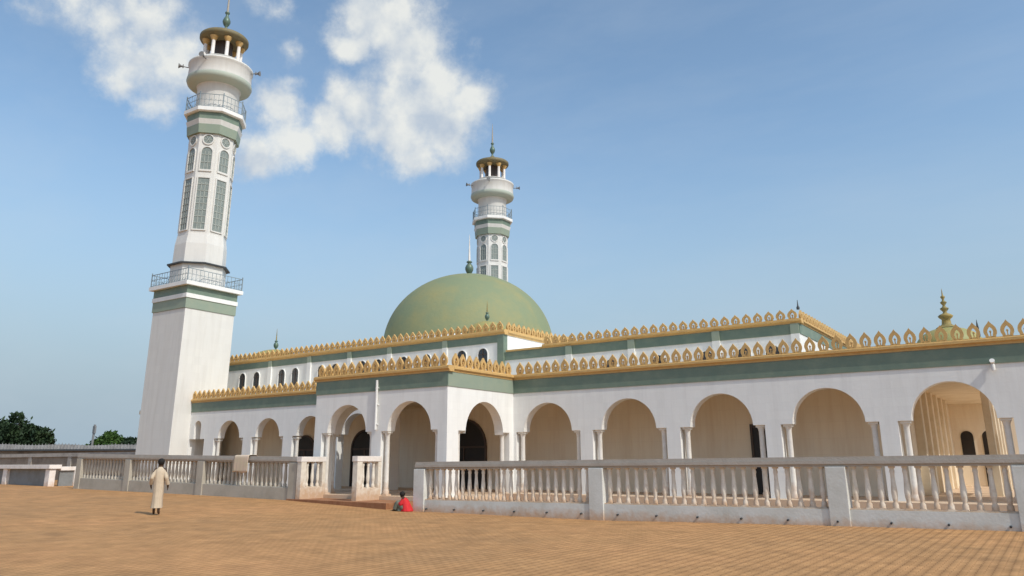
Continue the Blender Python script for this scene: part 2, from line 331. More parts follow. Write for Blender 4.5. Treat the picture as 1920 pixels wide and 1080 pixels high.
# ------------------------------------------------------------------ ground
GP = [(-900, .45), (-60, .42), (-44.5, .27), (-33.4, .15), (-27, .06), (-23, -.04), (-19.5, -.13), (-12, -.17), (-6, -.07), (0, -.01), (900, -.01)]
def gz(x):
    for (a, za), (b, zb) in zip(GP, GP[1:]):
        if x <= b: return za + (zb - za) * (x - a) / (b - a)
    return GP[-1][1]
xs = [-900, -300, -120, -60, -52, -44.5, -39, -33.4, -27, -23, -19.5, -12, -6, 0, 40, 300, 900]; ys = [-900, -200, -40, 0, 40, 200, 900]
g = MB(); g.add([(x, y, gz(x) - .03) for y in ys for x in xs], [(j * len(xs) + i, j * len(xs) + i + 1, (j + 1) * len(xs) + i + 1, (j + 1) * len(xs) + i) for j in range(len(ys) - 1) for i in range(len(xs) - 1)])
tag(g.build('ground', 'earth'), kind='structure')
xs = [x for x in xs if -70 < x < 20] + [30]; xs = [-100] + xs; ys = [-30, 0, 10, 30]
g = MB(); g.add([(x, y, gz(x)) for y in ys for x in xs], [(j * len(xs) + i, j * len(xs) + i + 1, (j + 1) * len(xs) + i + 1, (j + 1) * len(xs) + i) for j in range(len(ys) - 1) for i in range(len(xs) - 1)])
tag(g.build('plaza_paving', 'paving'), kind='structure')

# ------------------------------------------------------------------ mosque
mosque = thing('mosque', 'long white mosque with arched gallery, green bands, gold crenellated parapets and a green dome', 'mosque', (-23.3, 24, 0))
X0, XP0, XP1, X1 = -43.5, -27.1, -19.55, 5.0
YP, YM, YB = 24.0, 28.6, 31.7
TK = .45
ZT = 5.08
RC = [-17.8 + 3.8 * k for k in range(6)]
RIGHT = [(c, 1.2, 1.62, 2.83, 0) for c in RC]
RIGHT = [a if i else (a[0], 1.2, 1.6, 2.83, 0) for i, a in enumerate(RIGHT)]
MB().poly(arcade(XP1 - TK, X1, 0.2, ZT, RIGHT), FX(YM), 0, TK).build('gallery_wall', 'white', mosque)
LEFT = [(-42.65, .33, .75, 2.98, .75), (-39.6, 1.0, 1.36, 2.98, 0), (-36.15, 1.02, 1.36, 2.98, 0), (-32.7, 1.02, 1.36, 2.98, 0), (-29.2, 1.02, 1.36, 2.98, 0)]
MB().poly(arcade(X0, XP0 + TK, 0.2, ZT + .06, LEFT), FX(YM), 0, TK).build('gallery_wall', 'white', mosque)
PF = [(-23.33 - 1.79, 1.17, 1.52, 2.83, 0), (-23.33 + 1.79, 1.17, 1.52, 2.83, 0)]
MB().poly(arcade(XP0, XP1, 0.1, ZT, PF), FX(YP), 0, TK).build('portico_wall', 'white', mosque)
PS = [(26.5, 1.32, 1.78, 2.80, -.1)]
MB().poly(arcade(YP + TK, YM, 0.1, ZT, PS), FY(XP1), 0, TK).build('portico_side_wall', 'white', mosque)
MB().poly(arcade(YP + TK, YM, 0.1, ZT, PS), FYL(XP0), 0, TK).build('portico_side_wall', 'white', mosque)

# slender columns under the arch springings
col = MB()
col.lathe([(.135, 0), (.135, .12), (.115, .16), (.10, .22), (.092, 2.28), (.105, 2.34), (.135, 2.42)], n=14)
col.box(-.15, .15, -.15, .15, 2.42, 2.50); col.box(-.15, .15, -.15, .15, -.06, 0)
cme = col.mesh('column'); cme.materials.append(M['column'])
def columns(arches, fn, zbase=.33):
    for c, ra, rr, zs, st in arches:
        off = ra + (rr - ra) / 2 + .0
        for sgn in (-1, 1):
            p = fn(c + sgn * off, zbase, TK / 2)
            link('column', cme, p, mosque)
columns(RIGHT[:6], FX(YM)); columns(LEFT[1:4], FX(YM), .42); columns(PF, FX(YP)); columns(PS, FY(XP1)); columns(PS, FYL(XP0))

def band(x0, x1, y0, y1, z0, z1, m='green'): MB().box(x0, x1, y0, y1, z0, z1).build('green_band', m, mosque)
band(XP1 + .03, X1, YM - .03, YM + .01, 4.50, ZT - .01)
band(X0, XP0, YM - .03, YM + .01, 4.58, ZT + .05)
band(XP0 - .03, XP1 + .03, YP - .03, YP + .01, 4.50, ZT - .01)
band(XP1 - .01, XP1 + .03, YP + .01, YM - .03, 4.50, ZT - .01, 'green_pale_lit')
band(XP0 - .03, XP0 + .01, YP + .01, YM - .03, 4.50, ZT - .01)

def tooth(mb, s0, fn, z, h, wd, th=.09):
    """open-work pointed merlon: onion arch outline with a hole and a small boss"""
    hw = wd / 2
    O = [(-.78, 0), (-.80, .12), (-.98, .26), (-1.0, .42), (-.88, .58), (-.62, .72), (-.30, .84), (-.12, .93), (0, 1.0)]
    I = [(-.30, .06), (-.32, .16), (-.42, .27), (-.44, .38), (-.37, .47), (-.26, .55), (-.13, .61), (-.05, .64), (0, .66)]
    full = lambda L_: [(s0 + a * hw, z + b * h) for a, b in L_] + [(s0 - a * hw, z + b * h) for a, b in reversed(L_[:-1])]
    mb.ring(full(O), full(I), fn, -th / 2, th / 2, closed=False)
    k = [(s0 + .18 * hw * math.cos(q * math.pi / 3), z + h * .36 + .18 * hw * math.sin(q * math.pi / 3)) for q in range(6)]
    mb.poly([(s0 - .36 * hw, z - .0), (s0 + .36 * hw, z - .0), (s0 + .36 * hw, z + .08 * h), (s0 - .36 * hw, z + .08 * h)], fn, -th / 2.5, th / 2.5)
    mb.poly(k, fn, -th / 2, th / 2)
    mb.poly([(s0 - .08 * hw, z), (s0 + .08 * hw, z), (s0 + .08 * hw, z + .3 * h), (s0 - .08 * hw, z + .3 * h)], fn, -th / 3, th / 3)
def parapet(s0, s1, fn, z, hm=.24, ht=.53, pitch=.46, m='gold', back=.25, proud=.10, e0=0, e1=0):
    """moulding plus a row of merlons; fn(s,z,t): t=0 is the wall face, positive inwards"""
    mb = MB()
    prof = [(-proud * .5, z), (-proud * .5, z + hm * .25), (-proud * 1.3, z + hm * .45), (-proud * 1.3, z + hm * .8), (-proud * .8, z + hm * .9), (-proud * .8, z + hm), (back, z + hm), (back, z)]
    n = len(prof)
    P = [fn(s0 - e0, b, a) for a, b in prof] + [fn(s1 + e1, b, a) for a, b in prof]
    mb.add(P, [(i, (i + 1) % n, n + (i + 1) % n, n + i) for i in range(n)] + [tuple(range(n)), tuple(range(n, 2 * n))])
    cnt = int((s1 - s0) / pitch); p = (s1 - s0) / cnt
    ft = lambda s_, zz, t: fn(s_, zz, t + .02)
    for i in range(cnt): tooth(mb, s0 + (i + .5) * p, ft, z + hm, ht, p * .80)
    return mb.build('parapet', m, mosque)
parapet(XP1 + .13, X1, FX(YM), ZT, e0=.37)
parapet(X0, XP0 - .13, FX(YM), ZT + .06, ht=.50)
parapet(XP0, XP1 - .0, FX(YP), ZT, e0=.13, e1=.13)
parapet(YP + .26, YM - .13, FY(XP1), ZT)
parapet(YP + .26, YM, FYL(XP0), ZT)

# roofs, floors, back walls of the galleries
MB().box(-50, X1, YM + TK + .02, 32.40, 4.72, 4.98).build('gallery_roof', 'ceil', mosque)
MB().box(XP0 + TK + .02, XP1 - TK - .02, YP + TK + .02, YM + TK, 4.70, 4.97).build('portico_roof', 'ceil', mosque)
MB().box(X0 + .5, X1, YM - .9, YB + .0, -.3, .30).build('gallery_floor', 'floor', mosque)
MB().box(XP0 - .2, XP1 + .2, YP - .12, YM - .9, -.3, .27).build('portico_floor', 'floor', mosque)
MB().box(-50, -4.28, YB, YB + .3, .3, 4.715).build('back_wall', 'inner', mosque)
# cornice and dado lines on the back wall
MB().box(X0, -4.35, YB - .05, YB - .003, 4.35, 4.5).build('cornice', 'ceil', mosque)

def door(cx, y, w, h, arched=True, open_leaf=False):
    d = MB(); hw = w / 2
    zs = .3 + h
    o = [(cx - hw - .1, .3)] + [(cx - hw - .1, zs)] + ([(a, b) for a, b in reversed(arch_pts(cx, hw + .1, zs, 14))][1:-1] if arched else [(cx - hw - .1, zs + .1), (cx + hw + .1, zs + .1)]) + [(cx + hw + .1, zs), (cx + hw + .1, .3)]
    i = [(cx - hw, .3)] + [(cx - hw, zs)] + ([(a, b) for a, b in reversed(arch_pts(cx, hw, zs, 14))][1:-1] if arched else [(cx - hw, zs), (cx + hw, zs)]) + [(cx + hw, zs), (cx + hw, .3)]
    d.ring(o, i, FX(y), -.09, -.004, closed=False)
    fr = d.build('door', 'frame', mosque)
    MB().poly(i, FX(y), -.05, -.01).build('door_panel', 'door', fr)
    t = MB(); t.box(cx - hw, cx + hw, y - .075, y - .052, zs - .05, zs + .05); t.box(cx - .04, cx + .04, y - .075, y - .052, .3, zs - .05)
    t.build('transom', 'frame', fr)
    if open_leaf:
        MB().box(cx - hw + .02, cx + .0, y - .10, y - .076, .35, zs - .06).build('door_leaf', 'column', fr)
for cx, w_, h_, ar in ((-36.5, 1.5, 2.0, True), (-31.6, 1.9, 2.0, True), (-24.65, 2.6, 2.0, True), (-9.55, .9, 2.6, False)):
    door(cx, YB, w_, h_, ar)

# corridor seen through the right-hand arch: a row of pilasters, an end wall, slim piers
MB().box(-4.65, -4.35, YB + .3, 46.0, .3, 4.71).build('corridor_wall', 'inner', mosque)
for k in range(6):
    y = 33.3 + 1.75 * k
    MB().box(-4.35, -4.05, y, y + .42, .3, 4.3).build('pilaster', 'ceil', mosque, bevel=.02)
MB().box(-4.65, 5.0, 46.0, 46.3, .3, 4.98).build('end_wall', 'inner', mosque)
for k in range(6):
    y = 34.0 + 2.1 * k
    MB().box(-2.1, -1.85, y, y + .28, .3, 4.3).build('pier', 'ceil', mosque, bevel=.02)
MB().box(-4.349, -1.7, YB, 46.0, 4.3, 4.6).build('corridor_roof', 'ceil', mosque)
MB().box(-4.35, 5.0, YB, 46.0, -.3, .30).build('corridor_floor', 'floor', mosque)
for cx in (-3.7, -2.75):
    q = arch_pts(cx, .28, 2.7, 10)
    MB().poly([(cx + .28, 1.6)] + q + [(cx - .28, 1.6)], FX(46.0), -.06, -.01).build('window', 'door', mosque)
MB().box(-3.1, -2.3, 45.93, 45.99, .3, 1.55).build('door', 'door', mosque)

# upper storeys
def window(cx, y, z0, z1, w):
    hw = w / 2; zs = z1 - hw
    o = [(cx - hw - .035, z0 - .04), (cx - hw - .035, zs)] + [p for p in reversed(arch_pts(cx, hw + .035, zs, 12))][1:-1] + [(cx + hw + .035, zs), (cx + hw + .035, z0 - .04)]
    i = [(cx - hw, z0), (cx - hw, zs)] + [p for p in reversed(arch_pts(cx, hw, zs, 12))][1:-1] + [(cx + hw, zs), (cx + hw, z0)]
    m_ = MB(); m_.ring(o, i, FX(y), -.07, -.004)
    f_ = m_.build('window', 'white', mosque)
    MB().poly(i, FX(y), -.02, -.006).build('pane', 'glass', f_)
    b_ = MB(); b_.box(cx - .02, cx + .02, y - .05, y - .022, z0, z1 - .01); b_.box(cx - hw, cx + hw, y - .05, y - .022, zs - .02, zs + .02); b_.build('glazing_bar', 'frame', f_)
YL, YR = 32.42, 32.5
XL1, XR1 = -22.76, -8.0
MB().box(-46.4, XL1, YL, 58, 4.99, 7.95).build('upper_wall', 'white', mosque)
MB().box(XL1 + .002, XR1, YR, 52, 4.99, 7.03).build('upper_wall', 'white', mosque)
band(-46.4, XL1 - .35, YL - .03, YL + .01, 7.56, 7.94)
band(XL1 + .05, XR1, YR - .03, YR + .01, 6.60, 7.02)
band(XR1 - .01, XR1 + .03, YR - .03, 52, 6.60, 7.02)
MB().box(XL1 - .35, XL1 + .04, YL - .06, YL + .3, 4.99, 7.95).build('corner_pilaster', 'green', mosque)
parapet(-46.4, XL1, FX(YL), 7.95, hm=.26, ht=.46, e1=.13)
parapet(YL + .28, 58, FY(XL1), 7.95, hm=.26, ht=.46)
parapet(-20.4, XR1, FX(YR), 7.03, hm=.2, ht=.42, e1=.13)
parapet(YR + .28, 52, FY(XR1), 7.03, hm=.2, ht=.42)
MB().box(XL1 + .14, -20.4, YR - .08, YR + .2, 7.03, 7.12).build('coping', 'gold', mosque)
for cx in (-43.88, -42.43, -39.94, -38.67, -36.3, -35.1, -32.83, -31.54, -29.6, -27.9, -25.45, -24.05):
    window(cx, YL, 6.22, 7.32, .62)
for cx in (-16.66, -14.24, -12.0, -10.36, -9.14):
    window(cx, YR, 5.5, 6.2, .6)
for x in (-41.1, -37.4, -33.9, -30.68, -26.6):
    MB().box(x - .16, x + .16, YL - .10, YL + .01, 5.0, 7.56).build('pilaster', 'white', mosque)
    MB().box(x - .16, x + .16, YL - .10, YL + .01, 7.561, 7.94).build('pilaster_head', 'green_pale_lit', mosque)
for x in (-18.9, -15.56, -11.52, -8.17):
    MB().box(x - .17, x + .17, YR - .10, YR + .01, 5.0, 6.60).build('pilaster', 'white', mosque)
    MB().box(x - .17, x + .17, YR - .10, YR + .01, 6.601, 7.02).build('pilaster_head', 'green_pale_lit', mosque)
# downpipe between the portico arches
dp = MB(); dp.tube((-23.33, YP - .07, 2.9), (-23.33, YP - .07, 4.95), .055, n=10)
for z in (3.1, 3.9, 4.6): dp.box(-23.42, -23.24, YP - .08, YP - .002, z, z + .04)
dp.build('downpipe', 'white', mosque)

# main dome
DC = (-34.2, 44.3)
drum = MB(); drum.lathe([(6.25, 7.9), (6.25, 9.3), (6.4, 9.35), (6.4, 9.6), (6.2, 9.65)], (*DC, 0), n=64, cap=False).build('drum', 'white', mosque)
pr = [(6.15 * math.cos(a), 9.6 + 5.35 * math.sin(a)) for a in [math.pi / 2 * i / 22 for i in range(23)]]
pr[-1] = (0.02, pr[-1][1])
dome = MB().lathe(pr, (*DC, 0), n=72).build('dome', 'dome', mosque)
def finial(cx, cy, z, s_, parent, m='finial', m2='rod', rod=1.0, stacked=False):
    mb = MB()
    if stacked:
        prof = [(.40, 0), (.34, .05), (.24, .10), (.17, .16), (.15, .34), (.24, .42), (.27, .48), (.20, .54), (.10, .58), (.06, .64), (.14, .74), (.16, .78), (.07, .84), (.045, .90), (.11, 1.0), (.12, 1.03), (.05, 1.08), (.035, 1.14), (.08, 1.22), (.085, 1.25), (.03, 1.30), (.02, 1.42), (.005, 1.58)]
    else:
        prof = [(.30, 0), (.16, .06), (.10, .15), (.10, .22), (.22, .36), (.30, .55), (.31, .72), (.24, .90), (.14, 1.02), (.12, 1.08), (.22, 1.13), (.20, 1.20), (.08, 1.26)]
    mb.lathe([(r * s_, q * s_) for r, q in prof], (cx, cy, z), n=18)
    f_ = mb.build('finial', m, parent)
    if not stacked:
        MB().lathe([(.085 * s_, 1.24 * s_), (.05 * s_, (1.3 + .5 * rod) * s_), (.01 * s_, (1.3 + rod) * s_)], (cx, cy, z), n=10).build('finial_rod', m2, f_)
    return f_
finial(DC[0], DC[1], 14.85, 1.0, mosque, rod=2.0, m2='whitepaint')
def small_dome(cx, cy, z, r, kind, s_):
    p_ = [(r * math.cos(a), .62 * r * math.sin(a)) for a in [math.pi / 2 * i / 14 for i in range(15)]]; p_[-1] = (.01, p_[-1][1])
    d_ = MB().lathe([(r * 1.05, -.3), (r * 1.05, -.02), (r, 0)] + p_[1:], (cx, cy, z), n=40).build('small_dome', 'olive', mosque)
    finial(cx, cy, z + .60 * r, s_, d_, 'brass' if kind else 'finial', 'brass', rod=1.5, stacked=kind)
    return d_
small_dome(-44.0, 35.0, 8.02, 1.9, False, .55)
small_dome(-25.7, 35.0, 8.55, 1.2, False, .45)
small_dome(-2.8, 33.5, 5.75, 1.15, True, .98)
MB().box(-5.5, 1.5, 32.75, 35.5, 4.99, 5.5).build('roof_block', 'white', mosque)
f_ = MB(); f_.lathe([(.05, 0), (.06, .1), (.02, .2), (.045, .3), (.005, .62)], (-1.7, 31.5, 5.75), n=8); f_.lathe([(.03, 0), (.03, .8)], (-1.7, 31.5, 4.98), n=8); f_.build('finial', 'dark', mosque)
MB().lathe([(.06, 0), (.07, .08), (.03, .16), (.01, .40)], (XR1 + .02, YR + .03, 7.6), n=8).build('finial', 'dark', mosque)

# ------------------------------------------------------------------ minarets
def oct_prof(mb, prof, smooth=False): mb.lathe([(r / math.cos(math.pi / 8), z) for r, z in prof], n=8, rot=math.pi / 8, smooth=False)
def face_fn(k, rad):
    """coordinates on the k-th face of the octagon (normal at k*45 degrees); s to the right seen from outside, t outwards"""
    a = k * math.pi / 4; nx, ny = math.cos(a), math.sin(a)
    return lambda s_, z, t: (nx * (rad + t) - ny * s_, ny * (rad + t) + nx * s_, z)
def railing(mb, pts, z0, h, closed=True, step=.28):
    """ornamental metal railing along a closed polygon, with posts at the corners"""
    n = len(pts)
    for i in range(n):
        a = Vector((*pts[i], 0)); b = Vector((*pts[(i + 1) % n], 0)); d = b - a; L_ = d.length
        for zz, r in ((z0 + .08, .018), (z0 + h * .55, .014), (z0 + h, .026)): mb.tube(a + Vector((0, 0, zz)), b + Vector((0, 0, zz)), r, n=4, smooth=False)
        c = max(2, int(L_ / step))
        for j in range(c):
            p = a + d * (j / c); mb.tube(p + Vector((0, 0, z0)), p + Vector((0, 0, z0 + h + (.14 if j == 0 else 0))), .035 if j == 0 else .014, n=4, smooth=False)
            q = a + d * ((j + .5) / c)
            for s2 in (0, 1): mb.tube(p + Vector((0, 0, z0 + .1 + s2 * h * .4)), q + Vector((0, 0, z0 + h * .3 + s2 * h * .35)), .012, n=4, smooth=False)
def minaret(label):
    t = thing('minaret', label, 'minaret', (0, 0, 0), None)
    H = 1.78
    b = MB(); b.box(-H, H, -H, H, 0, 10.95).build('tower_base', 'tower', t, bevel=.02)
    def sq(name, m, h, z0, z1): MB().box(-h, h, -h, h, z0, z1).build(name, m, t)
    sq('green_band', 'green_pale_lit', H + .05, 10.951, 11.60); sq('white_band', 'white', H + .10, 11.601, 11.87)
    sq('green_band', 'green', H + .06, 11.871, 12.38); sq('balcony_ledge', 'white', H + .30, 12.381, 12.62)
    r = MB(); h2 = H + .22; railing(r, [(-h2, -h2), (h2, -h2), (h2, h2), (-h2, h2)], 12.62, .80)
    r.build('railing', 'metal', t)
    s_ = MB(); oct_prof(s_, [(1.62, 12.62), (1.62, 13.98)]); s_.build('shaft_foot', 'tower', t)
    s_ = MB(); oct_prof(s_, [(1.84, 13.981), (1.84, 14.06), (1.70, 14.10)]); s_.build('shaft_ring', 'dark', t)
    RS = 1.43
    s_ = MB(); oct_prof(s_, [(1.55, 14.101), (1.53, 15.4), (RS, 16.1), (RS, 23.08)]); s_.build('shaft', 'tower', t)
    def win(k, out):
        i = out; cxm = sum(p[0] for p in i) / len(i); czm = sum(p[1] for p in i) / len(i)
        zr = max(p[1] for p in i) - min(p[1] for p in i)
        o = [(cxm + (a - cxm) * 1.22, czm + (z - czm) * (1 + .16 / zr)) for a, z in i]
        f = face_fn(k, RS)
        fr = MB(); fr.ring(o, i, f, .004, .07); w_ = fr.build('window', 'tower', t)
        MB().poly(i, f, .005, .02).build('pane', 'towerglass', w_)
        l_ = MB(); z0, z1 = min(p[1] for p in i), max(p[1] for p in i); hw = max(p[0] for p in i)
        nz = max(2, int((z1 - z0) / .42))
        if zr > 1:
            for j in range(1, nz):
                z = z0 + (z1 - z0) * j / nz
                if z < z1 - .3: l_.poly([(-hw, z - .02), (hw, z - .02), (hw, z + .02), (-hw, z + .02)], f, .021, .045)
            for x in (-hw * .33, hw * .33): l_.poly([(x - .018, z0), (x + .018, z0), (x + .018, z1 - .3), (x - .018, z1 - .3)], f, .021, .045)
        else:
            for q in range(3):
                c_, s2 = math.cos(q * math.pi / 3), math.sin(q * math.pi / 3)
                l_.poly([(c_ * e * hw * .95 - s2 * .015 * g_, (z0 + z1) / 2 + s2 * e * hw * .95 + c_ * .015 * g_) for e, g_ in ((-1, -1), (1, -1), (1, 1), (-1, 1))], f, .021 + q * .004, .04 + q * .004)
        l_.build('lattice', 'lattice', w_)
    for k in range(8):
        win(k, [(.36, 16.35)] + [(.36, 19.9), (-.36, 19.9), (-.36, 16.35)])
        win(k, [(.34, 20.5)] + arch_pts(0, .34, 21.75, 12) + [(-.34, 20.5)])
        win(k, [(.31 * math.cos(q * math.pi / 10), 22.65 + .31 * math.sin(q * math.pi / 10)) for q in range(20)])
    def oc(name, m, prof): q = MB(); oct_prof(q, prof); q.build(name, m, t)
    oc('green_band', 'green_pale_lit', [(1.60, 23.081), (1.66, 23.70)]); oc('white_band', 'tower', [(1.64, 23.701), (1.74, 24.05)])
    oc('green_band', 'green', [(1.68, 24.051), (1.70, 24.55)]); oc('balcony_ledge', 'white', [(1.82, 24.551), (1.92, 24.60), (1.92, 24.86)])
    r = MB(); a8 = [(1.98 * math.cos(math.pi / 8 + k * math.pi / 4), 1.98 * math.sin(math.pi / 8 + k * math.pi / 4)) for k in range(8)]
    railing(r, a8, 24.86, .95, step=.26); r.build('railing', 'metal', t)
    MB().lathe([(1.40, 24.86), (1.40, 26.85), (1.48, 26.95)], n=40).build('upper_drum', 'tower', t)
    MB().lathe([(1.48, 26.951), (1.86, 27.0), (2.10, 27.12), (2.18, 27.32), (2.16, 27.48)], n=48).build('green_ring', 'bowl', t)
    MB().lathe([(2.10, 27.481), (2.12, 27.6), (2.08, 28.42), (2.17, 28.5), (2.17, 28.62), (1.9, 28.66), (1.80, 28.1), (0.3, 28.05)], n=48).build('gallery_ring', 'tower', t)
    MB().lathe([(1.42, 28.06), (1.42, 28.95), (1.5, 29.0), (1.5, 29.06)], n=32).build('cupola_floor', 'tower', t)
    MB().lathe([(.62, 29.061), (.62, 30.6)], n=20).build('cupola_core', 'frame', t)
    for k in range(8):
        a = math.pi / 8 + k * math.pi / 4
        q = MB(); q.lathe([(.17, 29.061), (.17, 29.12), (.13, 29.16), (.125, 30.25)], (1.22 * math.cos(a), 1.22 * math.sin(a), 0), n=10)
        c_ = q.build('cupola_column', 'whitepaint', t)
        MB().lathe([(.13, 30.251), (.20, 30.40), (.27, 30.55), (.27, 30.599)], (1.22 * math.cos(a), 1.22 * math.sin(a), 0), n=10).build('capital', 'gold', c_)
    MB().lathe([(1.40, 30.60), (1.44, 30.66), (1.60, 30.70), (1.66, 30.80), (1.66, 30.98), (1.58, 31.06)], n=48).build('cupola_cornice', 'oliveroof', t)
    MB().lathe([(1.52, 31.061), (.9, 31.34), (.35, 31.6), (.18, 31.75)], n=32).build('cupola_roof', 'oliveroof', t)
    f = MB(); f.lathe([(.17, 31.7), (.09, 31.9), (.09, 32.02), (.20, 32.18), (.27, 32.36), (.27, 32.50), (.20, 32.70), (.12, 32.85), (.10, 32.95), (.10, 33.05), (.17, 33.12), (.16, 33.20), (.07, 33.26)], n=18)
    fo = f.build('finial', 'finial', t)
    MB().lathe([(.085, 33.24), (.06, 34.2), (.015, 35.4)], n=10).build('finial_rod', 'rod', fo)
    for a in (R(-122), R(-62), R(35), R(150)):
        d = Vector((math.cos(a), math.sin(a), 0)); p = d * 2.12 + Vector((0, 0, 28.3)); q = d * 2.48 + Vector((0, 0, 28.32))
        h_ = MB(); h_.tube(p, q, .035, n=6); h_.tube(q - d * .05, q + d * .12, .07, .07, n=10); h_.tube(q + d * .12, q + d * .30, .07, .19, n=12)
        h_.tube(q + Vector((0, 0, -.12)), q + Vector((0, 0, .16)), .03, n=6)
        h_.build('loudspeaker', 'pole', t)
    return t
near = minaret('tall white and green minaret rising at the left end of the arcade, nearest the camera')
near.location = (-45.25, 29.15, 0)
far = copy_tree(near, (-43.25, 59.7, 0))
far['label'] = 'far white and green minaret whose top shows above and behind the green dome'
near.rotation_mode = 'AXIS_ANGLE'; near.rotation_axis_angle = (R(.5), -.565, .825, 0)   # the tower stands very slightly out of plumb
near['group'] = far['group'] = 'minarets of the mosque'

# ------------------------------------------------------------------ balustrades
bal = MB()
bal.lathe([(.078, .0), (.078, .09), (.056, .12), (.052, .16), (.068, .25), (.077, .36), (.071, .46), (.058, .60), (.049, .74), (.049, .80), (.062, .84), (.062, .88), (.052, .90), (.052, .94)], n=12)
bal.box(-.078, .078, -.078, .078, -.03, 0); bal.box(-.068, .068, -.068, .068, .94, 1.0)
bme = bal.mesh('baluster'); bme.materials.append(M['baluster'])
bme2 = bal.mesh('baluster'); bme2.materials.append(M['oldbaluster'])
def balustrade(label, x0, x1, y, posts, zt, slope, post_w=.50, zb=-.9, pitch=.30, mats=('plinth', 'baluster')):
    """rail along X whose front face is y; zt(x) plinth top; handrail top = plinth top + 1.30"""
    t = thing('balustrade', label, 'balustrade', ((x0 + x1) / 2, y, 0), 'balustrades along the terrace')
    ex = .04 if mats[0] == 'plinth' else 0
    sh = lambda x: zt(x)
    p = MB(); p.box(x0, x1, y, y + .36, zb, 0, sh); p.build('plinth', mats[0], t)
    p = MB(); p.box(x0, x1, y + .04, y + .32, .002, .03, sh); p.build('kerb', mats[1], t)
    h = MB(); h.box(x0, x1, y + .03, y + .33, 1.035 + ex, 1.10 + ex, sh); h.box(x0, x1, y - .02, y + .38, 1.101 + ex, 1.19 + ex, sh); h.box(x0, x1, y + .02, y + .34, 1.191 + ex, 1.29 + ex, sh); h.build('handrail', 'rail', t)
    edges = []
    for px in posts:
        q = MB(); q.box(px - post_w / 2, px + post_w / 2, y - .045, y + .40, (-.6 if ex else -.9), 1.034 + ex, sh); q.build('post', mats[0], t, bevel=.012); edges.append(px)
    n = 0
    for a, b in zip(edges, edges[1:]):
        s0, s1 = a + post_w / 2, b - post_w / 2; c = max(1, round((s1 - s0) / pitch)); st = (s1 - s0) / c
        for k in range(c):
            x = s0 + (k + .5) * st
            if x < x0 or x > x1: continue
            o = link('baluster', bme if mats[0] == 'plinth' else bme2, (x, y + .18, sh(x) + .055), t); n += 1; o.scale.z = 1 + ex; o.rotation_euler.z = random.uniform(-.12, .12); o.rotation_euler.y = random.uniform(-.008, .008)
    return t
zR = lambda x: .32 + .006 * (x + 10)
rr = balustrade('long white stone balustrade right of the entrance, in front of the wide arches', -19.56, 3.0, 22.2, [-19.33, -12.06, -4.92, -.72, 2.75], zR, 0)
wh = MB()
for k in range(17):
    x = -19.0 + 1.27 * k + .05
    wh2 = MB(); wh2.tube((x, 22.20, .03 + .006 * (x + 10)), (x, 22.12, .02 + .006 * (x + 10)), .027, n=8)
    wh2.build('drain_spout', 'dark', rr)
zL = lambda x: .54 + max(0, (-26.7 - x)) * .0155
balustrade('weathered grey stone balustrade left of the entrance, below the minaret', -44.6, -26.55, 22.7, [-44.33, -39.5, -33.3, -26.8], zL, 0, mats=('oldplinth', 'oldbaluster'))
def wing(label, x):
    t = thing('side_balustrade', label, 'balustrade', (x, 23.3, .1), 'short balustrades flanking the entrance step')
    y0, y1 = 22.60, 23.95
    MB().box(x - .13, x + .13, y0, y1, .0, .60).build('plinth', 'baluster', t)
    for a, b in ((y0, y0 + .28), (y1 - .18, y1 - .002)):
        MB().box(x - .132, x + .132, a + .001, b, .601, 1.62).build('post', 'baluster', t, bevel=.01)
    MB().box(x - .15, x + .15, y0 - .03, y1, 1.621, 1.83).build('handrail', 'whitepaint', t, bevel=.01)
    for k in range(3):
        link('baluster', bme, (x, y0 + .28 + .15 + k * .295, .625), t)
wing('short sunlit balustrade on the left side of the entrance arch', -26.33)
wing('short sunlit balustrade on the right side of the entrance arch, between the two portico arches', -23.05)

st = MB(); o_ = [(-27.05, 22.62), (-20.75, 22.0), (-20.75, 23.85), (-27.05, 23.85)]
st.add([(a, b, z) for z in (-.35, .125) for a, b in o_], [(3, 2, 1, 0), (4, 5, 6, 7)] + [(i, (i + 1) % 4, 4 + (i + 1) % 4, 4 + i) for i in range(4)])
tag(st.build('entrance_step', 'step', bevel=.01), 'low brown step slab in front of the portico entrance', 'step')

# ------------------------------------------------------------------ small things on the building
fl = thing('floodlight', 'small white floodlight on the wall above the rightmost arch', 'light', (-1.29, YM, 4.45))
q = MB(); q.box(-1.34, -1.24, YM - .16, YM - .002, 4.50, 4.58).build('bracket', 'lamp', fl)
q = MB(); q.tube((-1.29, YM - .20, 4.58), (-1.29, YM - .08, 4.51), .075, .05, n=12).build('lamp_head', 'lamp', fl)
q = MB(); q.lathe([(.055, 0), (.06, .16), (.04, .2)], (-1.29, YM - .11, 4.28), n=12).build('lamp_body', 'lamp', fl)

def cloth_on_rail(x0, x1, y, ztop, drop):
    P = []; F = []; nu, nv = 14, 16
    path = [(y + .44, ztop - drop * .3), (y + .42, ztop + .0), (y + .36, ztop + .02), (y + .18, ztop + .025), (y + .0, ztop + .02), (y - .055, ztop - .02)] + [(y - .06 - .0 * k, ztop - drop * k / 8) for k in range(1, 9)]
    for j, (yy, zz) in enumerate(path):
        for i in range(nu):
            u = i / (nu - 1); wv = .02 * math.sin(u * 13 + 1) * min(1, max(0, j - 5) / 4)
            P.append((x0 + (x1 - x0) * u - .06 * (j / 14) * (1 if i == 0 else 0), yy - abs(wv) - .008, zz + (.03 * math.sin(u * 7) if j == len(path) - 1 else 0)))
    for j in range(len(path) - 1):
        for i in range(nu - 1): F.append((j * nu + i, j * nu + i + 1, (j + 1) * nu + i + 1, (j + 1) * nu + i))
    mb = MB(); mb.add(P, F, True); o = mb.build('cloth', 'cloth')
    s_ = o.modifiers.new('solid', 'SOLIDIFY'); s_.thickness = .008; s_.offset = 1
    return o
